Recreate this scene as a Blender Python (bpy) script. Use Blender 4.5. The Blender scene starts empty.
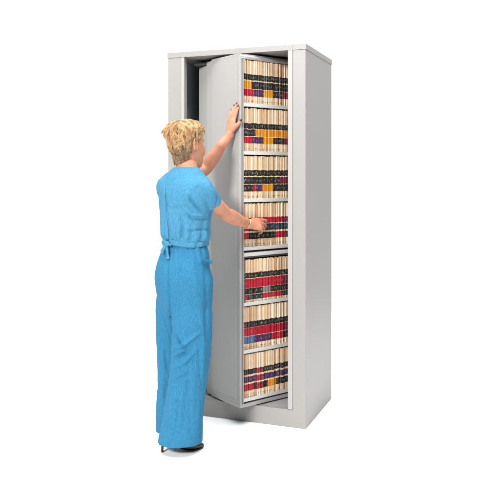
import bpy, bmesh, math, random
from mathutils import Vector as V, Matrix, noise
random.seed(11)
R = math.radians
scene = bpy.context.scene
col = scene.collection

# ------------------------------------------------------------------ materials
def mat(name, color, rough=0.5, spec=0.5, metal=0.0):
    m = bpy.data.materials.new(name); m.use_nodes = True
    b = m.node_tree.nodes['Principled BSDF']
    b.inputs['Base Color'].default_value = (*color, 1)
    b.inputs['Roughness'].default_value = rough
    b.inputs['Specular IOR Level'].default_value = spec
    b.inputs['Metallic'].default_value = metal
    return m, m.node_tree, b

def noise_mix(nt, b, c1, c2, scale, stretch=(1, 1, 1), detail=4, lo=.35, hi=.65, bump=0, bump_scale=None, rough=.5):
    tc = nt.nodes.new('ShaderNodeTexCoord'); mp = nt.nodes.new('ShaderNodeMapping')
    mp.inputs['Scale'].default_value = stretch
    nz = nt.nodes.new('ShaderNodeTexNoise'); nz.inputs['Scale'].default_value = scale
    nz.inputs['Detail'].default_value = detail; nz.inputs['Roughness'].default_value = rough
    nt.links.new(tc.outputs['Object'], mp.inputs[0]); nt.links.new(mp.outputs[0], nz.inputs['Vector'])
    mr = nt.nodes.new('ShaderNodeMapRange'); mr.inputs[1].default_value = lo; mr.inputs[2].default_value = hi
    nt.links.new(nz.outputs['Fac'], mr.inputs[0])
    mx = nt.nodes.new('ShaderNodeMix'); mx.data_type = 'RGBA'
    mx.inputs[6].default_value = (*c1, 1); mx.inputs[7].default_value = (*c2, 1)
    nt.links.new(mr.outputs[0], mx.inputs[0]); nt.links.new(mx.outputs[2], b.inputs['Base Color'])
    if bump:
        n2 = nz
        if bump_scale:
            n2 = nt.nodes.new('ShaderNodeTexNoise'); n2.inputs['Scale'].default_value = bump_scale
            n2.inputs['Detail'].default_value = 3; nt.links.new(mp.outputs[0], n2.inputs['Vector'])
        bp = nt.nodes.new('ShaderNodeBump'); bp.inputs['Strength'].default_value = bump
        bp.inputs['Distance'].default_value = .002
        nt.links.new(n2.outputs['Fac'], bp.inputs['Height']); nt.links.new(bp.outputs[0], b.inputs['Normal'])
    return mx

M = {}
def paint(name, c, rough=.42, d=.03):
    m, nt, b = mat(name, c, rough, .4)
    c2 = tuple(x * (1 - d) for x in c)
    noise_mix(nt, b, c, c2, 3.0, (1, 1, .35), 5, .3, .7, .12, 900)
    M[name] = m
paint('grey_paint', (.252, .244, .234))
paint('panel_paint', (.312, .307, .298))
paint('shelf_paint', (.52, .515, .50), .36)
paint('trim_paint', (.310, .302, .292))
paint('upright_paint', (.30, .30, .30), .4)
paint('dark_interior', (.42, .50, .52), .6)
paint('groove_dark', (.07, .072, .075), .6)
paint('white_floor', (.93, .93, .93), .9, .01)
M['chrome_bar'] = mat('chrome_bar', (.62, .62, .62), .28, .5, .6)[0]

def fabric(name, c1, c2):
    m, nt, b = mat(name, c1, .85, .15)
    noise_mix(nt, b, c1, c2, 300, (1, 1, .22), 6, .32, .68, .10, 1200, .8)
    b.inputs['Sheen Weight'].default_value = 0
    b.inputs['Sheen Roughness'].default_value = .5
    M[name] = m
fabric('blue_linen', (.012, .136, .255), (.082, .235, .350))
fabric('blue_linen_shaded', (.003, .094, .198), (.042, .180, .298))  # the blouse's cloth again, darkened for the weaker light lower down

m, nt, b = mat('skin', (.50, .215, .125), .5, .35)
noise_mix(nt, b, (.50, .235, .145), (.41, .170, .098), 22, (1, 1, 1), 5, .35, .7, .12, 420)
b.inputs['Subsurface Weight'].default_value = .12
b.inputs['Subsurface Radius'].default_value = (1, .35, .2)
b.inputs['Subsurface Scale'].default_value = .008
M['skin'] = m
M['lip'] = mat('lip', (.36, .09, .08), .4)[0]
M['nail'] = mat('nail', (.035, .006, .012), .2)[0]
M['eye_white'] = mat('eye_white', (.6, .58, .55), .2)[0]
M['iris'] = mat('iris', (.03, .06, .08), .15)[0]
M['gold'] = mat('gold', (.75, .58, .30), .25, .5, 1.0)[0]
M['shoe_leather'] = mat('shoe_leather', (.030, .028, .028), .38)[0]
M['shoe_sole'] = mat('shoe_sole', (.012, .011, .011), .6)[0]

m, nt, b = mat('hair', (.6, .4, .2), .45, .35)
at = nt.nodes.new('ShaderNodeVertexColor'); at.layer_name = 'Col'
nt.links.new(at.outputs[0], b.inputs['Base Color'])
M['hair'] = m

BANDS = {'black': (.024, .021, .018), 'red': (.42, .012, .03), 'orange': (.66, .25, .012), 'purple': (.075, .028, .085),
         'shaded_red': (.17, .015, .045), 'blue': (.07, .14, .30), 'green': (.014, .045, .028), 'grey': (.20, .20, .19),  # the dark red is red with the opening's shade mixed in
         'slate': (.035, .05, .07)}
for k, c in BANDS.items():
    m, nt, b = mat('band_' + k, c, .35, .4)
    noise_mix(nt, b, c, tuple(x * .7 + .004 for x in c), 160, (1, 1, 1), 3)
    M['band_' + k] = m
for i, c in enumerate([(.70, .525, .35), (.65, .455, .285), (.78, .64, .48), (.50, .31, .175)]):
    m, nt, b = mat('manila_%d' % i, c, .75, .2)
    noise_mix(nt, b, c, tuple(x * .82 for x in c), 60, (1, 1, .3), 4, .35, .7, .15, 700)
    M['manila_%d' % i] = m
M['ink'] = mat('ink', (.05, .04, .04), .6)[0]
M['label_mark'] = mat('label_mark', (.20, .19, .165), .6)[0]

# ------------------------------------------------------------------ mesh helpers
class MB:
    def __init__(s): s.v = []; s.f = []; s.m = []; s.c = []
    def add(s, verts, faces, mi=0, color=None):
        o = len(s.v); s.v += [tuple(p) for p in verts]
        s.f += [tuple(i + o for i in f) for f in faces]
        s.m += [mi] * len(faces) if isinstance(mi, int) else list(mi)
        if color is not None: s.c += color
    def box(s, x0, x1, y0, y1, z0, z1, mi=0):
        s.add([(x0,y0,z0),(x1,y0,z0),(x1,y1,z0),(x0,y1,z0),(x0,y0,z1),(x1,y0,z1),(x1,y1,z1),(x0,y1,z1)],
              [(0,3,2,1),(4,5,6,7),(0,1,5,4),(1,2,6,5),(2,3,7,6),(3,0,4,7)], mi)
    def prism(s, outline, z0, z1, mi=0, side_mi=None):
        n = len(outline)
        vs = [(x, y, z0) for x, y in outline] + [(x, y, z1) for x, y in outline]
        fs = [tuple(reversed(range(n))), tuple(range(n, 2 * n))] + [(i, (i+1) % n, (i+1) % n + n, i + n) for i in range(n)]
        s.add(vs, fs, mi if side_mi is None else [mi, mi] + side_mi)
    def rings(s, rings, cap=True, mi=0):
        n = len(rings[0]); o = []
        vs = [p for r in rings for p in r]; fs = []
        for k in range(len(rings) - 1):
            for i in range(n):
                j = (i + 1) % n
                fs.append((k*n+i, k*n+j, (k+1)*n+j, (k+1)*n+i))
        if cap:
            fs.append(tuple(reversed(range(n)))); fs.append(tuple(range((len(rings)-1)*n, len(rings)*n)))
        s.add(vs, fs, mi)
    def build(s, name, mats, parent=None, smooth=False, bevel=0):
        me = bpy.data.meshes.new(name); me.from_pydata(s.v, [], s.f)
        for x in (mats if isinstance(mats, (list, tuple)) else [mats]): me.materials.append(x)
        me.polygons.foreach_set('material_index', s.m)
        if s.c:
            at = me.color_attributes.new('Col', 'FLOAT_COLOR', 'POINT')
            at.data.foreach_set('color', [x for c in s.c for x in c])
        bm = bmesh.new(); bm.from_mesh(me); bmesh.ops.recalc_face_normals(bm, faces=bm.faces); bm.to_mesh(me); bm.free()
        if smooth: me.polygons.foreach_set('use_smooth', [True] * len(me.polygons))
        o = bpy.data.objects.new(name, me); col.objects.link(o); o.parent = parent
        if bevel:
            md = o.modifiers.new('bevel', 'BEVEL'); md.width = bevel; md.segments = 2; md.limit_method = 'ANGLE'; md.angle_limit = R(40)
        return o

def ring(c, ax, ay, rx, ry, n=28, e=1.0, ry2=None):
    out = []
    for i in range(n):
        t = 2 * math.pi * i / n; ct, st = math.cos(t), math.sin(t)
        cx = math.copysign(abs(ct) ** e, ct); sy = math.copysign(abs(st) ** e, st)
        r = ry if st >= 0 or ry2 is None else ry2
        out.append(c + ax * (rx * cx) + ay * (r * sy))
    return out

def interp(tab, z):
    """smooth interpolation of rows (z, a, b, ...) sorted by z"""
    if z <= tab[0][0]: return tab[0][1:]
    if z >= tab[-1][0]: return tab[-1][1:]
    for i in range(len(tab) - 1):
        if tab[i][0] <= z <= tab[i+1][0]:
            p0 = tab[max(i-1, 0)]; p1 = tab[i]; p2 = tab[i+1]; p3 = tab[min(i+2, len(tab)-1)]
            t = (z - p1[0]) / (p2[0] - p1[0]); out = []
            for k in range(1, len(p1)):
                h = p2[0] - p1[0]
                m1 = (p2[k]-p0[k]) / (p2[0]-p0[0]) * h if p2[0] != p0[0] else 0
                m2 = (p3[k]-p1[k]) / (p3[0]-p1[0]) * h if p3[0] != p1[0] else 0
                t2, t3 = t*t, t*t*t
                out.append((2*t3-3*t2+1)*p1[k] + (t3-2*t2+t)*m1 + (-2*t3+3*t2)*p2[k] + (t3-t2)*m2)
            return tuple(out)

def tube(mb, pts, rad, side=None, n=16, sub=5, mi=0, ends=(True, True)):
    """smooth tapered tube through pts; rad = scalar or (across, thick); side = reference 'across' direction"""
    pts = [V(p) for p in pts]; rad = [(r, r) if not isinstance(r, tuple) else r for r in rad]
    L = [0]
    for a, b_ in zip(pts, pts[1:]): L.append(L[-1] + (b_ - a).length)
    tab = [(L[i], *pts[i], *rad[i]) for i in range(len(pts))]
    N = sub * (len(pts) - 1); S = [L[-1] * i / N for i in range(N + 1)]
    rows = [interp(tab, s) for s in S]
    C = [V(r[:3]) for r in rows]; RR = [r[3:] for r in rows]
    T = [(C[min(i+1, N)] - C[max(i-1, 0)]).normalized() for i in range(N + 1)]
    s0 = V(side) if side is not None else (V((0, 0, 1)) if abs(T[0].z) < .8 else V((1, 0, 0)))
    rings = []
    sv = s0
    for i in range(N + 1):
        sv = (sv - T[i] * sv.dot(T[i])).normalized(); up = T[i].cross(sv)
        if i == 0 and ends[0]:
            for a in (80, 55, 30):
                rings.append(ring(C[0] - T[0] * RR[0][1] * math.sin(R(a)), sv, up, RR[0][0]*math.cos(R(a)), RR[0][1]*math.cos(R(a)), n))
        rings.append(ring(C[i], sv, up, RR[i][0], RR[i][1], n))
        if i == N and ends[1]:
            for a in (30, 55, 80):
                rings.append(ring(C[N] + T[N] * RR[N][1] * math.sin(R(a)), sv, up, RR[N][0]*math.cos(R(a)), RR[N][1]*math.cos(R(a)), n))
    mb.rings(rings, True, mi)
    return C

def ellipsoid(mb, c, ax, ay, az, nu=14, nv=8, mi=0):
    c = V(c); rings = []
    for k in range(nv + 1):
        ph = -math.pi/2 + math.pi * (k + .001) / (nv + .002)
        rings.append(ring(c + V(az) * math.sin(ph), V(ax), V(ay), math.cos(ph), math.cos(ph), nu))
    mb.rings(rings, True, mi)

def fuse(mb, name, material, parent, voxel, smooth_it):
    """one continuous surface out of overlapping closed pieces"""
    o = mb.build(name, material, None, True)
    r = o.modifiers.new('r', 'REMESH'); r.mode = 'VOXEL'; r.voxel_size = voxel; r.use_smooth_shade = True
    s = o.modifiers.new('s', 'SMOOTH'); s.factor = .5; s.iterations = smooth_it
    dg = bpy.context.evaluated_depsgraph_get(); dg.update()
    me = bpy.data.meshes.new_from_object(o.evaluated_get(dg))
    o.modifiers.clear(); old = o.data; o.data = me; bpy.data.meshes.remove(old); me.name = name
    if not me.materials: me.materials.append(material)
    me.polygons.foreach_set('use_smooth', [True] * len(me.polygons))
    o.parent = parent
    return o

def empty(name, loc, rz=0):
    o = bpy.data.objects.new(name, None); o.location = loc; o.rotation_euler = (0, 0, rz); o.empty_display_size = .1
    col.objects.link(o); return o
def tag(o, label=None, cat=None, group=None, kind=None):
    if label: o['label'] = label
    if cat: o['category'] = cat
    if group: o['group'] = group
    if kind: o['kind'] = kind

# ------------------------------------------------------------------ setting: blown-out white studio floor
fl = MB(); fl.add([(-4.5,-.5,0),(4.5,-.5,0),(4.5,7.2,0),(-4.5,7.2,0)], [(0,1,2,3)])
tag(fl.build('floor', M['white_floor']), kind='structure')

# ------------------------------------------------------------------ the cabinet
W, D, H, CAP = .838, .574, 2.10, 2.069
cab = empty('file_cabinet', (-.4807, 4.139, 0), math.atan2(-.352, .936))
tag(cab, 'tall light grey steel rotary file cabinet with its inner unit swung open', 'file cabinet')
def arc(cx, cy, r, a0, a1, n=4): return [(cx + r*math.cos(R(a0+(a1-a0)*i/n)), cy + r*math.sin(R(a0+(a1-a0)*i/n))) for i in range(n+1)]
r = .004; U0, U1 = .0845, .765
outer = arc(r, r, r, 270, 180)
outer += arc(r, D-r, r, 180, 90) + arc(W-r, D-r, r, 90, 0) + arc(W-r, r, r, 0, -90)
n_out = len(outer)
inner = [(U1, 0), (U1, .03), (W-.018, .03), (W-.018, D-.018), (.018, D-.018), (.018, .03), (U0, .03), (U0, 0)]
outline = outer + inner
sides = [0] * (n_out) + [0, 1, 1, 1, 1, 1, 0, 0]
sh = MB(); sh.prism(outline, 0, CAP, 0, sides)
sh.build('shell', [M['grey_paint'], M['dark_interior']], cab)
b_ = MB(); b_.box(U0, U1, 0, .03, 0, .097); b_.build('plinth', M['grey_paint'], cab)
b_ = MB(); b_.box(.019, W-.019, .031, D-.019, .07, .0955); b_.build('floor_panel', M['upright_paint'], cab)
t_ = MB(); t_.box(-.0025, .7637, -.0025, D+.0025, CAP+.0012, H); t_.box(.7643, W+.0025, -.0025, D+.0025, CAP+.0012, H); t_.box(.70, .80, -.0015, D, CAP+.003, H-.001)
t_.build('top_cap', M['grey_paint'], cab, bevel=.0006)
for (a, c) in ((.737, .7635), (.086, .1065)):
    s_ = MB(); s_.box(a, c, -.003, .034, .099, CAP); o = s_.build('trim_strip', M['trim_paint'], cab, bevel=.0012)
f_ = MB(); f_.box(.738, .7625, -.0022, .02, .0975, .0987); f_.build('strip_foot', M['groove_dark'], cab)
tr = MB()
tr.box(.12, .42, .10, .13, 2.035, 2.05); tr.box(.12, .15, .13, .40, 2.035, 2.05)
tr.build('top_track', M['groove_dark'], cab, bevel=.003)

# rotating unit: local x along the shelf face, y into the depth, z up
RZ = R(37); RC = V((-.0549, 3.874, 0))
uloc = Matrix.Rotation(-cab.rotation_euler.z, 4, 'Z') @ (RC - cab.location)
SL, DP, ZB, ZT = .585, .282, .104, 2.055
u_ = MB()
u_.prism(arc(.012, .012, .012, 270, 180) + [(0, DP), (SL, DP), (SL, 0)], ZB, ZB + .018)
unit = u_.build('rotating_unit', M['panel_paint'], cab)
unit.location = uloc; unit.rotation_euler = (0, 0, RZ - cab.rotation_euler.z)
p_ = MB(); p_.prism([(.001, .012), (.001, DP), (SL, DP), (SL, .012)], ZT - .012, ZT); p_.build('top_plate', M['panel_paint'], unit)
p_ = MB()
p_.prism(arc(.006, .006, .0055, 270, 180) + [(.0005, DP), (.012, DP), (.012, .0005)], ZB + .0185, ZT - .0125)
p_.build('end_panel', M['panel_paint'], unit)
p_ = MB(); p_.box(-.0018, .0002, .020, DP - .006, ZB + .040, ZT - .028); p_.build('face_sheet', M['panel_paint'], unit, bevel=.0008)
p_ = MB(); p_.box(.0125, .0185, .007, .012, ZB + .019, ZT - .013); p_.build('gap_shade_strip', M['groove_dark'], unit)  # dark strip standing in for the shadow gap beside the panel edge
p_ = MB(); p_.box(.019, .0265, .001, .020, ZB + .019, ZT - .03)
p_.build('upright', M['upright_paint'], unit, bevel=.001)
p_ = MB(); p_.box(SL - .018, SL - .001, .001, DP, ZB + .019, ZT - .013); p_.build('end_panel', M['panel_paint'], unit)
p_ = MB(); p_.box(.0125, SL - .019, DP - .008, DP - .001, ZB + .019, ZT - .013); p_.build('back_panel', M['shelf_paint'], unit)
p_ = MB()
tube(p_, [(.0130, .010, ZT - .018), (.3, .010, ZT - .018), (SL - .02, .010, ZT - .018)], [.011]*3, n=16)
p_.build('top_rail', M['chrome_bar'], unit, True)
# rear half of the unit, set in from the end panel
p_ = MB(); p_.box(.005, .33, DP + .001, DP + .060, ZB + .001, ZT - .004); p_.box(.017, .32, DP + .0605, DP + .160, ZB + .012, ZT - .022)
p_.build('rear_housing', M['panel_paint'], unit, bevel=.004)
LIPS = [1.775, 1.509, 1.245, .978, .671, .409, .143]
for k, z in enumerate(LIPS):
    s_ = MB()
    s_.prism([(0, z - .0105), (.0018, z - .011), (.014, z - .011), (.014, z - .006), (DP - .0085, z - .006), (DP - .0085, z - .003), (.004, z - .003), (.003, z + .009), (0, z + .0095)], .0272, SL - .0195)
    s_.v = [(q[2], q[0], q[1]) for q in s_.v]
    s_.build('shelf', M['shelf_paint'], unit, bevel=.0006)
s_ = MB(); s_.box(.0272, SL - .0195, -.004, .20, .934, .955); s_.build('pull_out_shelf', M['shelf_paint'], unit, bevel=.003)
s_ = MB(); s_.box(.0275, .0345, .002, .2, .682, .932); s_.box(.0350, SL - .02, .004, .2, .925, .9325); s_.build('shelf_frame', M['groove_dark'], unit, bevel=.001)

# ------------------------------------------------------------------ the folders: every folder a thing of its own
ROWS = [ # per shelf: (rows as (f0, f1, [(until, colour), ...])), fractions from the folder's top; right-end reds darkened by painted shade
 [(.32,.46,[(1,'black')]), (.485,.66,[(.16,'orange'),(1,'black')]), (.67,.835,[(.24,'red'),(.42,'purple'),(.63,'orange'),(.83,'black'),(1,'shaded_red')])],
 [(.347,.48,[(1,'black')]), (.493,.653,[(.24,'black'),(1,'orange')]), (.667,.82,[(.18,'red'),(.43,'purple'),(.64,'orange'),(.86,'black'),(1,'shaded_red')])],
 [(.33,.466,[(1,'black')]), (.493,.658,[(.79,'black'),(1,'shaded_red')]), (.67,.836,[(.2,'black'),(.26,'red'),(.4,'purple'),(.63,'orange'),(.97,'black'),(1,'shaded_red')])],
 [(.33,.465,[(.83,'red'),(1,'shaded_red')]), (.483,.64,[(.12,'red'),(1,'slate')]), (.68,.83,[(.12,'red'),(.7,'black'),(.9,'red'),(1,'slate')])],
 [(.31,.44,[(1,'black')]), (.455,.67,[(.85,'red'),(1,'shaded_red')]), (.675,.82,[(.42,'black'),(.58,'grey'),(1,'black')]), (.83,.95,[(.1,'red'),(.42,'green'),(.83,'red'),(1,'black')])],
 [(.35,.49,[(1,'black')]), (.495,.69,[(.85,'red'),(1,'shaded_red')]), (.70,.87,[(.24,'blue'),(.62,'purple'),(.85,'red'),(1,'black')])],
 [(.35,.475,[(1,'black')]), (.52,.66,[(1,'purple')]), (.695,.85,[(.22,'red'),(.5,'black'),(.71,'orange'),(1,'black')])],
]
PALE7 = (11, 12, 14)
SHELFNAME = ['top shelf', 'second shelf from the top', 'third shelf from the top', 'shelf behind her lower hand',
             'fifth shelf from the top', 'sixth shelf from the top', 'bottom shelf']
tops = [ZT - .031] + [z - .018 for z in LIPS[:-1]]; tops[4] = .915
order = list(BANDS)
MS = None
unit_world = Matrix.Translation(RC) @ Matrix.Rotation(RZ, 4, 'Z')
for k, z in enumerate(LIPS):
    zb = z - .0025; vis0 = z + .0095; zt = tops[k]
    x = .0285 if k != 4 else .0365
    n = 0
    while x < .385:
        t = random.choice([.0065, .008, .0095, .0095, .011, .0125]) * random.uniform(.95, 1.05) * .89
        f = (x + t/2 - .0285) / .335
        top = zt + random.uniform(-.004, .002); hv = top - vis0
        rows = []
        pale = (k == 6 and n in PALE7)
        for (f0, f1, runs) in ROWS[k]:
            c = next(cn for u, cn in runs if min(f, .999) <= u)
            rows.append((top - f1*hv, top - f0*hv, c))
        rows.sort()
        if pale: rows = [(a, b2, 'red') for a, b2, c in rows]
        mats = [M['manila_%d' % (2 if pale else random.choice([0, 0, 1, 1, 2, 3]))], M['ink'], M['label_mark']]
        idx = {}
        for r_ in rows:
            if r_[2] not in idx: idx[r_[2]] = len(mats); mats.append(M['band_' + r_[2]])
        zs = [(zb, 0)]
        for a, b2, c in rows: zs += [(a, idx[c]), (b2, 0)]
        fb = MB(); h = t * .47; nose = h * random.uniform(.45, .7); fy = random.uniform(-.003, .005)
        if pale: fy -= .003
        Y0, Y1, Y2 = fy, fy + .003, .235
        cut = [a for a, _ in zs] + [top]
        for i, (za, mi) in enumerate(zs):
            ze = cut[i + 1]
            prof = [(-h, Y2), (-h, .016), (-h, Y1), (-nose, Y0), (nose, Y0), (h, Y1), (h, .016), (h, Y2)]
            vs = [(px, py, za) for px, py in prof] + [(px, py, ze) for px, py in prof]
            fs, ms = [], []
            for j in range(7):
                fs.append((j, j+1, j+9, j+8)); ms.append(mi if 1 <= j <= 5 else 0)
            fb.add(vs, fs, ms)
        # back, top and bottom
        fb.add([(-h, Y2, zb), (h, Y2, zb), (h, Y2, top), (-h, Y2, top)], [(0, 1, 2, 3)])
        for ze in (zb, top):
            fb.add([(p[0], p[1], ze) for p in prof], [tuple(range(8))])
        # printed marks on the labels and the ink line near the foot
        for a, b2, c in rows:
            if pale:
                for q in range(3):
                    zz = a + (b2 - a) * (q + .5) / 3; w_ = nose * .55
                    fb.add([(-w_, Y0-.0005, zz), (w_, Y0-.0005, zz), (w_, Y0-.0005, zz+.005), (-w_, Y0-.0005, zz+.005)], [(0,1,2,3)], 2)
            elif random.random() < (.75 if c in ('black', 'purple', 'slate', 'green', 'blue', 'grey') else .25):
                zm = (a + b2) / 2 + random.uniform(-.004, .004); hh = random.uniform(.0025, .0075); w_ = nose * random.uniform(.35, .8)
                ox = random.uniform(-.25, .25) * nose
                fb.add([(ox-w_, Y0-.0005, zm-hh), (ox+w_, Y0-.0005, zm-hh), (ox+w_, Y0-.0005, zm+hh), (ox-w_, Y0-.0005, zm+hh)], [(0,1,2,3)], 2)
        if random.random() < .85:
            zm = vis0 + random.uniform(.011, .015); w_ = nose * random.uniform(.4, .8); hh = random.uniform(.0012, .003)
            fb.add([(-w_, Y0-.0005, zm-hh), (w_, Y0-.0005, zm-hh), (w_, Y0-.0005, zm+hh), (-w_, Y0-.0005, zm+hh)], [(0,1,2,3)], 1)
        o = fb.build('file_folder', mats)
        o.location = unit_world @ V((x + t/2, .006, 0)); o.rotation_euler = (0, random.gauss(0, R(.22)), RZ)
        # origin at the folder's foot
        o.location.z = zb
        for vv in o.data.vertices: vv.co.z -= zb
        cs = [c for a, b2, c in reversed(rows)]
        if pale: d = 'pale folder with red dotted bands'
        else: d = 'manila folder with ' + ', '.join(cs[:-1]) + ' and ' + cs[-1] + ' bands'
        tag(o, d + ' on the ' + SHELFNAME[k], 'file folder', 'file folders on the ' + SHELFNAME[k])
        x += t + random.choice([.0, .0002, .0004, .0016]); n += 1

# ------------------------------------------------------------------ the woman
def fr(deg): return V((math.cos(R(deg)), math.sin(R(deg)), 0)), V((math.sin(R(deg)), -math.cos(R(deg)), 0))   # forward, right
person = empty('person', (-.345, 3.60, 0), 0)
tag(person, 'woman in blue short sleeved suit with short blonde hair reaching into the cabinet', 'person')
PINV = Matrix.Translation((-.345, -3.60, 0)); person_loc = V((-.345, 3.60, 0))
S_R, E_R, W_R = V((-.238, 3.528, 1.300)), V((-.127, 3.685, 1.180)), V((-.014, 3.848, 1.117))
S_L, E_L, W_L = V((-.43, 3.69, 1.325)), V((-.252, 3.872, 1.412)), V((-.116, 3.892, 1.602))
HC = V((-.327, 3.63, 1.535)); HYAW = 48
hf, hr = fr(HYAW); HS = 1.05
tilt = Matrix.Rotation(R(4), 3, hr)
def hl(x, y, z): return HC + (tilt @ (hr * x + hf * y + V((0, 0, z)))) * HS
HEAD = [(-.118,.058,.028,.016),(-.110,.078,.008,.034),(-.092,.087,-.025,.047),(-.070,.089,-.050,.056),(-.045,.090,-.070,.063),(-.02,.089,-.084,.068),
        (0,.088,-.092,.071),(.03,.091,-.097,.073),(.055,.086,-.094,.0715),(.075,.073,-.083,.063),(.091,.048,-.060,.045),(.1,.012,-.03,.018)]
NAPE = [(-.125,-.01,-.064,.042),(-.10,.0,-.064,.045),(-.075,.05,-.066,.0535),(-.045,.090,-.0705,.063)]
def head_pt(z, t, off=0, tab=None):
    yf, yb, w = interp(tab or HEAD, z); cy, ry = (yf + yb)/2, (yf - yb)/2
    ct, st = math.cos(t), math.sin(t)
    return ((w + off)*math.copysign(abs(ct)**.92, ct), cy + (ry + off)*math.copysign(abs(st)**.95, st), z)

def hand(mb, w, a, n, fingers, thumb, scale=1.0, left=False):
    """w wrist, a along the palm, n back-of-hand normal; b towards the thumb. returns nails"""
    a = a.normalized(); n = (n - a * n.dot(a)).normalized()
    b = n.cross(a) if not left else a.cross(n)
    P = lambda x, y, z: w + (a * x + b * y + n * z) * scale
    nails = []
    rings = []
    for (x, wd, th, zo, yo) in [(-.02,.0255,.0185,0,0),(0,.026,.018,0,0),(.018,.029,.0175,0,.001),(.04,.0345,.0165,0,.003),(.062,.0375,.0145,.001,.003),(.080,.0385,.0125,.002,.002),(.092,.036,.0095,.001,.001),(.098,.030,.006,0,0)]:
        rings.append(ring(P(x, yo, zo), b, n, wd*scale, th*scale, 20, .85))
    mb.rings(rings)
    base = [(.088, .0285), (.093, .0095), (.089, -.0095), (.080, -.0265)]
    lens = [(.040,.024,.020), (.044,.028,.021), (.041,.026,.020), (.032,.019,.018)]
    rads = [.0090, .0092, .0087, .0077]
    for i, (spread, curls) in enumerate(fingers):
        p = P(base[i][0] - .016, base[i][1], .001); ang = 0
        d0 = (a * math.cos(R(spread)) + b * math.sin(R(spread)))
        pts = [p]; d = d0; q = P(base[i][0], base[i][1], .001); pts.append(q)
        for ln, cu in zip(lens[i], curls):
            ang += cu
            d = d0 * math.cos(R(ang)) - n * math.sin(R(ang))
            nn = d0 * math.sin(R(ang)) + n * math.cos(R(ang))
            q = q + d * ln * scale; pts.append(q)
        r0 = rads[i] * scale
        bs = d0.cross(n)
        tube(mb, pts, [r0*1.05, r0*1.08, r0*1.03, r0*.93, r0*.72], bs, 14, 5)
        for jj in (2, 3): ellipsoid(mb, pts[jj], bs*r0*1.07, d0*r0*1.0, n*r0*1.06, 12, 8)
        nails.append((q - d*.004*scale + nn*r0*.66, d, nn, r0))
    # thumb leaves the side of the palm near its base
    p0 = P(.020, .018, -.004); pts = [p0]
    for (dx, dy, dz) in thumb:
        pts.append(P(dx, dy, dz))
    rt = .0105*scale
    tube(mb, pts, [rt*1.3, rt*1.25, rt*1.05, rt*.74][:len(pts)], None, 14, 5)
    d = (pts[-1] - pts[-2]).normalized(); nn = (n * .6 + b * .6 - d * (n*.6 + b*.6).dot(d)).normalized()
    nails.append((pts[-1] - d*.002*scale + nn*rt*.6, d, nn, rt))
    return nails, b

body = MB()
rr = []
for i in range(40):
    z = -.118 + .218 * i / 39
    rr.append([hl(*head_pt(z, 2*math.pi*j/36)) for j in range(36)])
body.rings(rr)
# brow, nose, lips, chin, cheekbones, ears
tube(body, [hl(0,.084,.015), hl(0,.089,-.008), hl(0,.096,-.030), hl(0,.091,-.038)], [.006,.006,.0064,.005], hr, 12)
for s in (-1, 1):
    ellipsoid(body, hl(s*.008,.089,-.034), hr*.0055, hf*.006, V((0,0,.0045)), 10, 6)
    ellipsoid(body, hl(s*.036,.060,-.026), hr*.026, hf*.0245, V((0,0,.040)), 12, 8)
    ellipsoid(body, hl(s*.030,.073,.024), hr*.024, hf*.014, V((0,0,.010)), 12, 8)
    # ear: rim, inner shell, lobe
    ear = []
    for q in range(15):
        a = R(-60 + 285 * q / 14)
        ear.append(hl(s*(.074 + .010*(.5 - .5*math.cos(a))), -.004 - .0165*math.cos(a)*-1 - .008, .002 + .029*math.sin(a)))
    tube(body, ear, [.0042]*15, None, 8, 2)
    ellipsoid(body, hl(s*.0735, -.008, -.002), (hr*.004 + hf*.002), hf*.014, V((0,0,.024)), 12, 8)
    ellipsoid(body, hl(s*.0745, .002, -.029), hr*.0045, hf*.007, V((0,0,.009)), 10, 6)
    ellipsoid(body, hl(s*.0735, .009, -.004), hr*.005, hf*.004, V((0,0,.006)), 10, 6)
ellipsoid(body, hl(0,.088,-.062), hr*.022, hf*.009, V((0,0,.005)), 12, 6)
ellipsoid(body, hl(0,.087,-.073), hr*.019, hf*.009, V((0,0,.006)), 12, 6)
ellipsoid(body, hl(0,.078,-.100), hr*.018, hf*.014, V((0,0,.014)), 12, 8)
SC = V((-.3275, 3.60, 1.40))
tube(body, [hl(0,-.014,-.02), hl(0,-.020,-.075), V((-.320,3.608,1.430)), V((-.325,3.60,1.375)), V((-.330,3.60,1.30))], [.050,(.047,.049),(.049,.052),(.070,.060),.07], hr, 24)
# trunk, slim under the clothes
TORSO = [ # z, cx, cy, theta, a, bf, bb
 (.78,-.338,3.60,36,.150,.085,.105),(.88,-.338,3.60,36,.150,.09,.11),(.96,-.336,3.60,37,.135,.09,.09),(1.04,-.330,3.60,40,.118,.085,.075),
 (1.12,-.328,3.60,43,.122,.09,.08),(1.22,-.327,3.60,46,.135,.105,.088),(1.30,-.327,3.60,48,.14,.095,.092),(1.345,-.327,3.60,48,.130,.07,.078),(1.385,-.328,3.60,48,.07,.05,.055)]
rr = []
for i in range(40):
    z = .78 + .605*i/39; cx, cy, th, a_, bf, bb = interp(TORSO, z); f_, r_ = fr(th)
    rr.append(ring(V((cx, cy, z)), r_, f_, a_, bf, 28, 1, bb))
body.rings(rr)
# legs and feet
LEGS = [([(-.285,3.545,.86),(-.288,3.535,.66),(-.302,3.535,.48),(-.335,3.535,.30),(-.375,3.535,.12),(-.392,3.536,.090),(-.355,3.545,.060),(-.302,3.563,.022),(-.272,3.573,.016)]),
        ([(-.388,3.665,.86),(-.396,3.690,.66),(-.400,3.726,.48),(-.400,3.734,.30),(-.402,3.732,.12),(-.406,3.735,.090),(-.380,3.752,.060),(-.350,3.768,.022),(-.325,3.782,.016)])]
for pts in LEGS:
    tube(body, pts, [.072,.060,.044,.046,.03,(.028,.026),(.024,.020),(.026,.010),(.016,.007)], (0,1,0), 20, 5)
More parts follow.
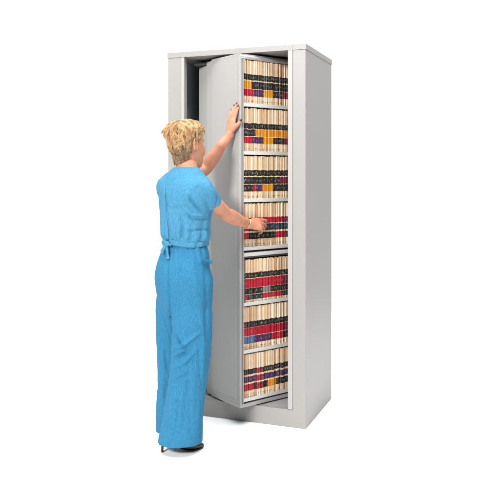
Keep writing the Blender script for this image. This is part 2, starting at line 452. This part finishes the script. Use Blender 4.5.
# arms
def arm(s, e, w):
    d1 = (e - s); d2 = (w - e)
    mid1 = s + d1*.45; mid2 = e + d2*.28; mid3 = e + d2*.65
    return tube(body, [s, mid1, s + d1*.86, e + (d2*.04), mid2, mid3, w - d2*.04, w + d2*.06], [.041,.041,.037,.0375,.0385,.031,(.0245,.0205),(.025,.019)], None, 20, 5)
arm(S_R, E_R, W_R); arm(S_L, E_L, W_L)
tube(body, [V((-.33,3.60,1.315)), (S_R + V((-.33,3.6,1.315)))/2, S_R], [.05,.045,.040], None, 18)
tube(body, [V((-.33,3.60,1.315)), (S_L + V((-.33,3.6,1.315)))/2, S_L], [.05,.045,.040], None, 18)
fdir, fnrm, pdir = V((.7986,.6018,0)), V((.6018,-.7986,0)), V((-.6018,.7986,0))
# left hand flat on the end panel, thumb round its edge
nL, bL = hand(body, W_L + V((.003,.004,.012)), V((.085,-.055,.98)) + fdir*.10, -fdir,
        [(3,(4,6,6)), (0,(4,6,7)), (-4,(5,8,8)), (-9,(7,10,10))], [(.045,.040,-.008),(.066,.056,-.014),(.086,.064,-.020)], .92, True)
# right hand on the folders, index stretched along them, the others curled
nR, bR = hand(body, W_R + V((.004,.006,-.001)), fdir*.95 + pdir*.05 + V((0,0,-.07)), fnrm*.86 + V((0,0,.42)),
        [(3,(6,12,9)), (-3,(17,24,14)), (-7,(26,34,18)), (-12,(34,40,20))], [(.046,.030,-.020),(.072,.030,-.034),(.096,.024,-.040)], .98, False)
skin = fuse(body, 'body', M['skin'], None, .0024, 3)
for m_ in (M['lip'],): skin.data.materials.append(m_)
# small sculpting: eye sockets, mouth line, nostril side, ear hollow
def brush(o, pos, rad, vec):
    for v in o.data.vertices:
        d = (v.co - pos).length
        if d < rad:
            k = (1 - (d/rad)**2)**2; v.co += vec * k
for s in (-1, 1):
    brush(skin, hl(s*.032,.086,.004), .019, (hf*-.009))
    brush(skin, hl(s*.083,-.002,.001), .014, hr*(-s*.007))
for q in range(-4, 5): brush(skin, hl(q*.005,.097 - abs(q)*.0012,-.0675), .006, hf*-.0016)
for p in skin.data.polygons:
    c = p.center - HC; x, y, z = c.dot(hr), c.dot(hf), c.z
    if abs(x) < .022 and .07 < y < .13 and abs(z + .0675 + .004) < .0085*(1 - (x/.024)**2): p.material_index = 1
def adopt(o, par=person):
    o.parent = par
    if par is person: o.data.transform(Matrix.Translation(-person_loc))
    return o
adopt(skin)
def nail_list(nails, which):
    for i in which:
        c, d, nn, r0 = nails[i]
        nb = MB(); ellipsoid(nb, c + d*.002, d*.0085, d.cross(nn)*r0*.66, nn*.0030, 12, 8)
        o = nb.build('fingernail', M['nail'], None, True); adopt(o); o.parent = skin
nail_list(nL, range(5)); nail_list(nR, range(5))
for s in (-1, 1):
    e = MB(); ellipsoid(e, hl(s*.032,.0695,.004), hr*.0118, hf*.0118, V((0,0,.0118)), 20, 14)
    c = hl(s*.032,.0695,.004)
    for i, f in enumerate(e.f):
        ctr = sum((V(e.v[j]) for j in f), V())/len(f)
        if (ctr - c).normalized().dot(hf) > .9: e.m[i] = 1
    o = e.build('eye', [M['eye_white'], M['iris']], None, True); adopt(o); o.parent = skin
    e = MB(); tube(e, [hl(s*.014,.0885,.022), hl(s*.032,.0860,.029), hl(s*.048,.075,.024)], [.0022,.003,.0014], None, 8)
    eb = e
    eb.c = [(.22,.12,.05,1)] * len(eb.v)
    o = eb.build('eyebrow', M['hair'], None, True); adopt(o); o.parent = skin
# bracelet on the right wrist
wd = (W_R - E_R).normalized()
sv = wd.cross(V((0,0,1))).normalized(); up = sv.cross(wd)
bc = W_R - wd*.012
br = MB(); pts = [bc + sv*(.0275*math.cos(R(a))) + up*(.0275*math.sin(R(a))) + wd*.003*math.sin(R(2*a)) for a in range(0, 361, 15)]
tube(br, pts, [.0022]*len(pts), None, 8, 2); adopt(br.build('bracelet', M['gold'], None, True))

# ---- trousers
PELV = [ # z, cx, cy, theta, a, bf, bb
 (.66,-.338,3.60,36,.13,.07,.07),(.72,-.336,3.60,36,.176,.118,.110),(.80,-.336,3.60,36,.186,.130,.130),(.86,-.336,3.60,36,.185,.131,.140),
 (.92,-.337,3.60,36,.172,.115,.130),(.97,-.334,3.60,38,.158,.11,.112),(1.02,-.332,3.60,40,.132,.101,.094),(1.045,-.332,3.60,40,.124,.098,.091)]
LR = [ # z, cx, cy, rx, ry   right leg
 (.05,-.349,3.522,.112,.088),(.15,-.337,3.525,.104,.088),(.30,-.319,3.528,.098,.090),(.45,-.301,3.53,.099,.095),(.60,-.292,3.53,.104,.10),(.70,-.290,3.533,.103,.10),(.80,-.297,3.548,.094,.09),(.88,-.305,3.565,.07,.06)]
LL = [(.03,-.400,3.735,.100,.080),(.15,-.401,3.735,.097,.08),(.30,-.400,3.735,.093,.080),(.45,-.400,3.725,.093,.084),(.60,-.398,3.705,.097,.092),(.70,-.393,3.68,.099,.098),(.80,-.383,3.655,.092,.09),(.88,-.365,3.635,.07,.06)]
tb = MB(); rr = []
for i in range(30):
    z = .66 + .385*i/29; cx, cy, th, a_, bf, bb = interp(PELV, z); f_, r_ = fr(th)
    rr.append(ring(V((cx, cy, z)), r_, f_, a_, bf, 36, 1, bb))
tb.rings(rr)
X, Y_, Z = V((1,0,0)), V((0,1,0)), V((0,0,1))
for tab, slope in ((LR, .012), (LL, .0)):
    z0 = tab[0][0]; rr = []
    cx, cy, rx, ry = tab[0][1:]
    for (zz, k) in ((.10, .80), (.04, .85), (.003, .89)):
        q_ = interp(tab, z0 + zz); rr.append(ring(V((q_[0], q_[1], z0+zz)), X, Y_, q_[2]*k, q_[3]*k, 36))
    for i in range(40):
        z = z0 + (.88 - z0)*i/39; cx, cy, rx, ry = interp(tab, z)
        pr = ring(V((cx, cy, z)), X, Y_, rx, ry, 36)
        if i < 6: pr = [p + Z*slope*(1-i/6)*((p.x-cx)/rx if abs(rx) else 0)*.3 for p in pr]
        rr.append(pr)
    tb.rings(rr)
trousers = fuse(tb, 'trousers', M['blue_linen_shaded'], None, .0036, 5)

# ---- blouse
BL = [ # z, cx, cy, theta, a, bf, bb
 (1.024,-.332,3.60,40,.120,.093,.088),(1.04,-.332,3.60,40,.128,.101,.094),(1.065,-.331,3.60,41,.139,.108,.103),(1.11,-.330,3.60,43,.143,.111,.107),(1.18,-.329,3.60,45,.149,.117,.110),
 (1.25,-.327,3.60,47,.160,.127,.115),(1.31,-.327,3.60,48,.163,.116,.116),(1.35,-.328,3.60,48,.153,.095,.105),(1.385,-.330,3.60,48,.116,.077,.088),
 (1.408,-.326,3.602,48,.090,.066,.074),(1.424,-.324,3.605,48,.066,.060,.063)]
bb_ = MB(); rr = []
for i in range(46):
    z = 1.024 + .400*i/45; cx, cy, th, a_, bf, bk = interp(BL, z); f_, r_ = fr(th)
    rr.append(ring(V((cx, cy, z)), r_, f_, a_, bf, 40, .96, bk))
bb_.rings(rr)
def sleeve(pts, rad, side=None):
    pts = [V(p) for p in pts]; d = (pts[-1] - pts[-2]).normalized()
    C = []
    L = [0]
    for a, b2 in zip(pts, pts[1:]): L.append(L[-1] + (b2-a).length)
    tab = [(L[i], *pts[i], rad[i]) for i in range(len(pts))]
    rings = []; sv = V((0, 0, 1)); N = 20
    rows = [interp(tab, L[-1]*i/N) for i in range(N+1)]
    for i, r_ in enumerate(rows):
        p0 = V(rows[max(i-1, 0)][:3]); p1 = V(rows[min(i+1, N)][:3]); T = (p1-p0).normalized()
        sv = (sv - T*sv.dot(T)).normalized(); u = T.cross(sv)
        rings.append(ring(V(r_[:3]), sv, u, r_[3]*1.08, r_[3]*.95, 28))
    last = V(rows[-1][:3]); rl = rows[-1][3]
    for (bk, k) in ((.001, .86), (.02, .84), (.05, .80)):
        rings.append(ring(last - T*bk, sv, u, rl*k*1.08, rl*k*.95, 28))
    bb_.rings(rings)
sleeve([(-.29,3.565,1.310), (-.245,3.524,1.308), (-.221,3.534,1.279), (-.198,3.566,1.234)], [.068,.060,.057,.058])
sleeve([(-.36,3.63,1.315), (-.430,3.690,1.315), (-.412,3.730,1.340), (-.37,3.772,1.364)], [.070,.064,.062,.058])
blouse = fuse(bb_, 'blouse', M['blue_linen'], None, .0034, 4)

# ---- cloth folds, as real relief
def cloth(o, fn):
    me = o.data; nrm = [v.normal.copy() for v in me.vertices]
    newco = [v.co + n * fn(v.co, n) for v, n in zip(me.vertices, nrm)]
    for v, c in zip(me.vertices, newco): v.co = c
def pix(px, py, y): return (px - 250)/706*y, 1.374 - (py - 177)/706*y
def strokes(lst, y):
    out = []
    for pts, w, a in lst: out.append(([pix(px, py, y) for px, py in pts], w, a))
    return out
def seg_d(p, a, b):
    ax, az = a; bx, bz = b; dx, dz = bx-ax, bz-az; L2 = dx*dx+dz*dz
    t = max(0, min(1, ((p[0]-ax)*dx + (p[1]-az)*dz)/L2)); qx, qz = ax+dx*t, az+dz*t
    return math.hypot(p[0]-qx, p[1]-qz), t
def stroke_val(st, co, n, ymax):
    if n.y > .35 or co.y > ymax: return 0
    s = 0
    for pts, w, a in st:
        best = 9; tt = 0; ns = len(pts) - 1
        for i in range(ns):
            d, t = seg_d((co.x, co.z), pts[i], pts[i+1])
            if d < best: best = d; tt = (i + t)/ns
        if best < 3*w: s += a*math.exp(-(best/w)**2)*max(0, math.sin(math.pi*min(max(tt, .04), .96)))**.6
    return s
# the creases of her seat, knee and waist
TS = strokes([([(170,332),(180,345),(190,349)], .010, -.010), ([(171,350),(184,344),(199,333)], .010, .010), ([(171,371),(184,362),(196,350)], .011, .009),
              ([(172,360),(183,354),(190,350)], .008, -.008), ([(170,385),(180,378),(192,372)], .010, -.005),
              ([(165,258),(167,280),(168,310),(167,330)], .007, -.006), ([(176,250),(182,266),(186,284)], .012, .003), ([(205,262),(207,300),(206,340)], .010, -.004),
              ([(200,300),(204,340),(200,400),(196,440)], .012, .004), ([(190,360),(186,400),(184,442)], .014, -.004), ([(174,380),(170,410),(168,440)], .013, .004)], 3.45)
TS += strokes([([(188,372),(190,405),(191,438)], .009, -.0035), ([(179,395),(177,420),(175,440)], .008, -.003), ([(199,350),(201,385),(199,420)], .008, -.0035), ([(181,262),(178,290),(177,318)], .010, -.0025), ([(192,256),(196,280),(197,305)], .012, .0025)], 3.45)
TL = strokes([([(160,330),(163,370),(160,415)], .009, .004), ([(158,330),(163,350),(166,372)], .010, -.006), ([(157,380),(161,395),(163,420)], .010, .005), ([(157,350),(162,366),(165,380)], .009, .006)], 3.58)
def f_tr(co, n):
    k = min(1, max(0, (1.0 - co.z)/.35))
    d = .0060*k*noise.noise(V((co.x*11, co.y*11, co.z*2.2 + 3)))
    d += .0022*noise.noise(V((co.x*26, co.y*26, co.z*5)))
    low = min(1, max(0, (.55 - co.z)/.4)); d += .0075*low*noise.noise(V((co.x*15 + 4, co.y*15, co.z*1.2)))
    st = max(0, 1 - abs(co.z - 1.0)/.06)
    ang = math.atan2(co.y - 3.60, co.x + .333)
    d += .0030*st*math.sin(ang*26 + 3*noise.noise(V((co.x*9, co.y*9, co.z*5))))
    d -= .003*k*max(0, 1 - abs(noise.noise(V((co.x*9, co.y*9, co.z*3 + co.x*5 + 8))))*7)
    d += 1.8*stroke_val(TS, co, n, 3.60) + (stroke_val(TL, co, n, 3.72) if co.y > 3.53 and co.x < -.385 else 0)
    if co.z < .19: d *= max(0, (co.z - .03)/.16)
    return d
def even(o, test, it):
    bm = bmesh.new(); bm.from_mesh(o.data); vs = [v for v in bm.verts if test(v.co)]
    for _ in range(it): bmesh.ops.smooth_vert(bm, verts=vs, factor=.5, use_axis_x=True, use_axis_y=True, use_axis_z=True)
    bm.to_mesh(o.data); bm.free(); o.data.polygons.foreach_set('use_smooth', [True]*len(o.data.polygons))
even(trousers, lambda c: c.z < .085, 10)
even(trousers, lambda c: .58 < c.z < .84 and c.x > -.41, 26)
cloth(trousers, f_tr)
BS = strokes([([(188,196),(196,206),(205,214)], .008, -.008), ([(186,190),(189,203),(196,213)], .009, .006), ([(186,214),(196,219),(208,220)], .007, -.006),
              ([(183,208),(192,215),(204,216)], .006, .005), ([(188,232),(198,230),(210,231)], .007, -.006),
              ([(180,215),(182,228),(181,241)], .008, -.006), ([(174,214),(175,228),(174,242)], .008, .005),
              ([(200,186),(205,192),(212,199)], .009, -.004), ([(205,181),(211,190),(216,197)], .008, .003), ([(170,232),(172,238),(172,243)], .005, -.005),
              ([(165,176),(164.5,186),(164.5,194)], .0028, -.0025), ([(164.6,194),(165,206),(166.5,216),(167.5,240)], .0032, -.0045), ([(160,205),(161,222),(164,240)], .009, .004)], 3.48)
def f_bl(co, n):
    k = 1 - min(1, abs(co.z - 1.07)/.10); ang = math.atan2(co.y - 3.60, co.x + .328)
    k *= min(1, max(0, (co.z - 1.045)/.03))
    d = .0070*k*math.sin(ang*17 + 4*noise.noise(V((co.x*8, co.y*8, co.z*4)))) if k > 0 else 0
    d += .0045*noise.noise(V((co.x*13 + co.z*5, co.y*13, co.z*9))) + .0014*noise.noise(V((co.x*30, co.y*30, co.z*18)))
    d += 1.7*stroke_val(BS, co, n, 3.66)
    d -= .0035*max(0, 1 - abs(noise.noise(V((co.x*10 + co.z*7, co.y*10, co.z*7 - co.x*4))))*7)
    return d
for c0 in ((-.198, 3.566, 1.234), (-.37, 3.772, 1.364)): even(blouse, lambda c: (c - V(c0)).length < .075, 8)
cloth(blouse, f_bl)

# ---- the buttoned edge down the middle of her back, a raised strip of cloth
def on_cloth(o, px, py):
    d = V(((px - 250)/706, 1, -(py - 177)/706)).normalized()
    ok, loc, nn, _ = o.ray_cast(V((0, 0, 1.374)), d)
    return (loc, nn) if ok else None
bpy.context.view_layer.update()
path = [(165.6,171.5), (164.8,178), (164.5,186), (164.6,195), (165.0,205), (165.8,214), (166.8,224), (167.4,233), (167.8,240)]
pb = MB(); rings = []; tabp = [(i, *q) for i, q in enumerate(path)]; pts = []
for i in range(33):
    h_ = on_cloth(blouse, *interp(tabp, 8*i/32))
    if h_: pts.append(h_)
for i, (c, nn) in enumerate(pts):
    T = (pts[min(i+1, len(pts)-1)][0] - pts[max(i-1, 0)][0]).normalized(); ww = T.cross(nn).normalized(); nn = ww.cross(T)
    rings.append(ring(c, ww, nn, .0065, .0030, 10, .5))
pb.rings(rings); adopt(pb.build('placket', M['blue_linen'], None, True))

adopt(trousers); adopt(blouse)
# ---- belt with its knot and tails at the back, hip pocket edge
def strap(mb, pts, nrm, wv, w, t):
    """flat ribbon of width w and thickness t; nrm / wv lists: outward normals and width directions"""
    rings = []
    for p, nn, ww in zip(pts, nrm, wv):
        p = V(p); rings.append(ring(p, ww, nn, w/2, t/2, 10, .5))
    mb.rings(rings)
WZ = 1.040
bt = MB(); rings = []; nb = 72
f40, r40 = fr(40)
ringpts = []
for i in range(nb):
    t = 2*math.pi*i/nb; ct, st = math.cos(t), math.sin(t)
    wob = .0025*math.sin(9*t) + .002*math.sin(17*t + 1)
    a_ = .1315 + wob; bd = (.105 if st >= 0 else .098) + wob
    c = V((-.332, 3.60, WZ + .004*math.sin(3*t) - .004*math.sin(t))) + r40*(a_*ct) + f40*(bd*st)
    nn = (r40*(ct/a_) + f40*(st/bd)).normalized()
    ringpts.append(ring(c, V((0,0,1)), nn, .0135, .0045, 10, .6))
n_ = len(ringpts[0]); vs = [p for r_ in ringpts for p in r_]; fs = []
for k in range(nb):
    for i in range(n_):
        fs.append((k*n_+i, k*n_+(i+1) % n_, ((k+1) % nb)*n_+(i+1) % n_, ((k+1) % nb)*n_+i))
bt.add(vs, fs)
belt = bt.build('belt', M['blue_linen'], None, True); adopt(belt)
KN = V((-.332, 3.60, WZ)) - f40*.104 + r40*.004     # the knot at the small of the back
bk = -f40
kb = MB(); ellipsoid(kb, KN + bk*.006, r40*.016, bk*.012, V((0,0,.015)), 14, 8)
o = kb.build('knot', M['blue_linen'], None, True); adopt(o); o.parent = belt
def ribbon(offs, w0, w1, name):
    mb = MB(); rings = []
    P = [KN + r40*a + bk*b2 + V((0,0,c)) for a, b2, c in offs]
    L = [i for i in range(len(P))]; tab = [(i, *P[i]) for i in L]; N = 24
    C = [V(interp(tab, (len(P)-1)*i/N)) for i in range(N+1)]
    for i in range(N+1):
        T = (C[min(i+1, N)] - C[max(i-1, 0)]).normalized()
        ww = (r40 - T*r40.dot(T) + bk*.15*math.sin(i*.5)).normalized() if abs(T.z) > .6 else (V((0,0,1)) - T*T.z).normalized()
        nn = T.cross(ww); w = w0 + (w1-w0)*i/N
        rings.append(ring(C[i], ww, nn, w/2, .0018, 10, .6))
    mb.rings(rings); o = mb.build(name, M['blue_linen'], None, True); adopt(o); o.parent = belt
ribbon([(0,.010,0), (.006,.012,-.025), (.014,.013,-.05), (.020,.015,-.074)], .015, .026, 'tail')
ribbon([(0,.010,0), (-.008,.014,-.012), (-.024,.017,-.028), (-.030,.018,-.046)], .016, .026, 'tail')
ribbon([(0,.010,.002), (-.016,.016,.012), (-.032,.012,.008), (-.028,.010,-.006), (-.004,.012,-.004)], .016, .018, 'bow_loop')
ribbon([(0,.010,.0), (.014,.014,.003), (.028,.011,-.001), (.036,.008,-.005)], .012, .009, 'bow_loop')
# hip pocket: a standing welt on her right hip
pk = MB()
A_ = [(-.243,3.462,.984), (-.226,3.472,.971), (-.210,3.490,.963), (-.197,3.512,.957)]
tab = [(i, *A_[i]) for i in range(4)]; rings = []
for i in range(17):
    c = V(interp(tab, 3*i/16)); f36, r36 = fr(40)
    h = .0035 + .0055*(i/16)
    rings.append(ring(c + r36*.004 - V((0,0,h*.6)), V((0,0,1)), (r36 + f36*.1).normalized(), h, .005 + .005*i/16, 12, .7))
pk.rings(rings); adopt(pk.build('pocket_welt', M['blue_linen_shaded'], None, True))

# ---- shoes
def shoe(heel, deg, zoff=0):
    f, r_ = fr(deg); mb = MB()
    P = lambda x, y, z: heel + f*x + r_*y + V((0,0,z))
    prof = [ # x, half width, sole z, top z
     (.002,.010,.064,.100),(.008,.020,.060,.110),(.020,.025,.056,.110),(.045,.027,.048,.100),(.08,.027,.030,.078),(.11,.032,.013,.060),(.14,.037,.006,.048),(.165,.036,.005,.040),(.19,.030,.006,.031),(.208,.020,.008,.024),(.219,.008,.011,.018)]
    rings = []
    for i in range(41):
        x = .002 + .217*i/40; hw, zs, zt = interp(prof, x)
        rings.append(ring(P(x, 0, (zs+zt)/2), r_, V((0,0,1)), max(hw, .003), max((zt-zs)/2, .002), 20, .75))
    mb.rings(rings)
    root = mb.build('shoe', M['shoe_leather'], None, True); adopt(root)
    sb = MB(); rings = []
    for i in range(41):
        x = .003 + .215*i/40; hw, zs, zt = interp(prof, x)
        rings.append(ring(P(x, 0, zs - .001), r_, V((0,0,1)), max(hw*1.02, .003), .0035, 16, .6))
    sb.rings(rings); o = sb.build('sole', M['shoe_sole'], None, True); adopt(o); o.parent = root
    hb = MB(); tube(hb, [P(.014,0,.066), P(.009,0,.045), P(.007,0,.02), P(.007,0,.003)], [(.017,.016),(.0095,.009),(.0062,.006),(.0066,.0066)], None, 14, 5, 0, (True, False))
    o = hb.build('heel', M['shoe_sole'], None, True); adopt(o); o.parent = root
shoe(V((-.444, 3.520, 0)), 18); shoe(V((-.470, 3.720, 0)), 27)

# ---- hair: short feathered crop
def scalp(x, y, z):
    ax = abs(x)
    if z > .052: return y < .070 + .02*min(1, (z-.052)/.03)
    if -.040 < z < .028 and ax > .045 and -.030 < y < .030: return z > .020 + .0*y and y < .026
    if z > .0: return y < .034 - (.052 - z)*.15 + (.02 if ax < .05 else 0) and y < .05
    if z > -.02: return y < -.022
    if z > -.080: return y < -.024 - (-.02 - z)*.36 + .006*math.sin(x*300)
    return False
def hp(z, t, off):
    k = min(1, max(0, (z - .0)/.07)); k = k*k*(3 - 2*k)
    p = head_pt(z, t, off + .004*k, NAPE if z < -.045 else HEAD)
    return (p[0], p[1], p[2] + .026*k)
hm = MB(); rr = []
cap = []
for i in range(44):
    z = -.110 + .209*i/43
    for j in range(48):
        x, y, zz = head_pt(z, 2*math.pi*j/48)
        off = (.0045 if zz > -.03 else -.0005) if scalp(x, y, zz) else -.006
        rr.append((z, j, off))
offs = {}
for z, j, o_ in rr: offs[(round(z, 5), j)] = o_
rings = []
for i in range(44):
    z = -.110 + .209*i/43
    rings.append([hl(*(head_pt(z, 2*math.pi*j/48, offs[(round(z, 5), j)]) if offs[(round(z, 5), j)] < 0 or z < .0 else hp(z, 2*math.pi*j/48, .004))) for j in range(48)])
nvc = 44*48
hm.rings(rings)
hm.c = [((.20,.115,.05,1) if v_[2] > HC.z - .02 else (.30,.20,.12,1)) for v_ in hm.v]
whorl = V((0, -.040, .098))
rng = random.Random(5)
locks = 0
def frame_at(z, t):
    p = V(hp(z, t, .003)); e = .004
    t1 = V(hp(z, t + .03, .003)) - V(hp(z, t - .03, .003)); t2 = V(hp(min(z + e, .0998), t, .003)) - V(hp(z - e, t, .003))
    nrm = t1.cross(t2).normalized()
    if nrm.dot(p - V((0, 0, -.01))) < 0: nrm.negate()
    return p, nrm
while locks < 1250:
    z = rng.uniform(-.079, .0995) if rng.random() < .82 else rng.uniform(-.079, -.02); t = rng.uniform(0, 2*math.pi)
    if z > .06 and rng.random() < .25: continue
    p, nrm = frame_at(z, t)
    x, y, zz = head_pt(z, t, .004, NAPE if z < -.045 else HEAD)
    if z < -.055 and abs(x) > .056 - (-.055 - z)*.9: continue
    if not scalp(x, y, zz): continue
    hgt = min(1, max(0, (z + .035)/.085))          # 0 at the nape, 1 on top
    away = p - whorl; away = away - nrm*away.dot(nrm)
    if away.length < 1e-4: continue
    away.normalize()
    down = V((0, -.2, -1)); down = (down - nrm*down.dot(nrm)).normalized()
    back = V((0, -1, -.35)); back = back - nrm*back.dot(nrm)
    q3 = p*17
    swirl = V((noise.noise(q3), noise.noise(q3 + V((9, 0, 0))), noise.noise(q3 + V((0, 9, 0)))))*2.0
    d = away*.5 + down*(.45 + .6*(1-hgt)) + swirl*(.38*hgt + .08) + V((rng.gauss(0,.4), rng.gauss(0,.4), rng.gauss(0,.4)))*(.14 + .50*hgt) + (back*(.5 + 1.3*min(1, max(0, (y + .02)/.06))) if y > -.03 else V())
    near_ear = abs(x) > .05 and -.06 < z < .05 and y > -.04
    if near_ear: d = d + V((0, -1.0, .05))
    d = (d - nrm*d.dot(nrm)).normalized(); sd = d.cross(nrm)
    ln = (.014 + .026*hgt)*rng.uniform(.75, 1.25); lift = (.06 + .20*hgt)*rng.uniform(.2, 1.6)
    if z < -.02: lift *= .6
    if z > .088: lift *= .5; ln *= .8
    if y > .02: ln *= .7
    if near_ear: ln *= .6; lift *= .5
    bend = rng.uniform(-.55, .55)*(.3 + .7*hgt); curl = rng.uniform(.75, 1.15)
    light = min(1, max(0, rng.gauss(.56, .42)))
    dark_t = V((.27, .125, .045)); pale_t = V((.84, .560, .285))
    lock_t = dark_t.lerp(pale_t, light)
    nape = V((.15, .085, .042)).lerp(V((.50, .33, .175)), light)
    lock_t = nape.lerp(lock_t, min(1, .1 + hgt*1.1)); lock_r = lock_t*(.36 + .2*light)
    spread = .0080*(.6 + .5*hgt)
    for k_ in range(15):
        a0 = rng.gauss(0, spread*.55); b0 = rng.gauss(0, spread*.55)
        r0 = rng.uniform(.0007, .0012); L = ln*rng.uniform(.8, 1.12); jit = rng.gauss(0, .10); j2 = rng.gauss(0, .05)
        cj = rng.uniform(.82, 1.14)
        vs, cs = [], []; seg = 5
        for i in range(seg + 1):
            u = i/seg; cv = 1 - .85*u
            c = p + d*(L*u + a0*(1 - .3*u)) + sd*(b0*cv + L*(bend*u*u + jit*u)) + nrm*(L*((lift + j2)*u - curl*lift*u*u - .13*u*u) + .002*(1-u))
            # follow the skull: never sink under it
            rad = r0*(1 - u**1.6*.85)
            for w3 in range(3):
                an = 2.094*w3
                qq = c + sd*(rad*math.cos(an)) + nrm*(rad*math.sin(an)); vs.append(hl(*qq))
                cc = (lock_r.lerp(lock_t, min(1, .05 + u*1.5)))*cj; cs.append((*cc, 1))
        fs = [(i*3+j, i*3+(j+1) % 3, (i+1)*3+(j+1) % 3, (i+1)*3+j) for i in range(seg) for j in range(3)]
        hm.add(vs, fs, 0, cs)
    locks += 1
adopt(hm.build('hair', M['hair'], None, True))

# ------------------------------------------------------------------ camera, light, render
cd = bpy.data.cameras.new('camera'); cam = bpy.data.objects.new('camera', cd); col.objects.link(cam)
cam.location = (0, 0, 1.374); cam.rotation_euler = (R(90), 0, 0)
cd.sensor_width = 36; cd.lens = 36*706/500; cd.shift_y = -(250-177)/500; cd.clip_end = 300
scene.camera = cam
w = bpy.data.worlds.new('World'); scene.world = w; w.use_nodes = True
wn = w.node_tree; bg = wn.nodes['Background']
# world gradient: white behind the cabinet, made dark towards the camera to deepen shading
tcw = wn.nodes.new('ShaderNodeTexCoord'); sx = wn.nodes.new('ShaderNodeSeparateXYZ'); mrw = wn.nodes.new('ShaderNodeMapRange')
mrw.interpolation_type = 'SMOOTHSTEP'
for k_, v_ in ((1, .10), (2, .72), (3, .15), (4, 1.12)): mrw.inputs[k_].default_value = v_
wn.links.new(tcw.outputs['Generated'], sx.inputs[0]); wn.links.new(sx.outputs['Y'], mrw.inputs[0])
cmb = wn.nodes.new('ShaderNodeCombineColor')
for k_ in range(3): wn.links.new(mrw.outputs[0], cmb.inputs[k_])
wn.links.new(cmb.outputs[0], bg.inputs[0]); bg.inputs[1].default_value = 1.0
def area(name, loc, target, size, power, color=(1, 1, 1)):
    l = bpy.data.lights.new(name, 'AREA'); l.shape = 'DISK'; l.size = size; l.energy = power; l.color = color
    o = bpy.data.objects.new(name, l); col.objects.link(o); o.location = loc
    o.rotation_euler = (V(target) - V(loc)).to_track_quat('-Z', 'Y').to_euler(); return o
area('key_softbox', (-3.9, -3.6, 5.0), (-.2, 3.8, 1.2), 1.5, 1060, (1, .985, .965))
area('added_floor_whitener', (.2, 3.4, 5.2), (.2, 3.6, 0), 6.0, 760)  # unseen light added above to burn the floor out to white
scene.view_settings.view_transform = 'Standard'; scene.view_settings.look = 'None'
scene.view_settings.exposure = 0; scene.view_settings.gamma = 1
scene.cycles.max_bounces = 8
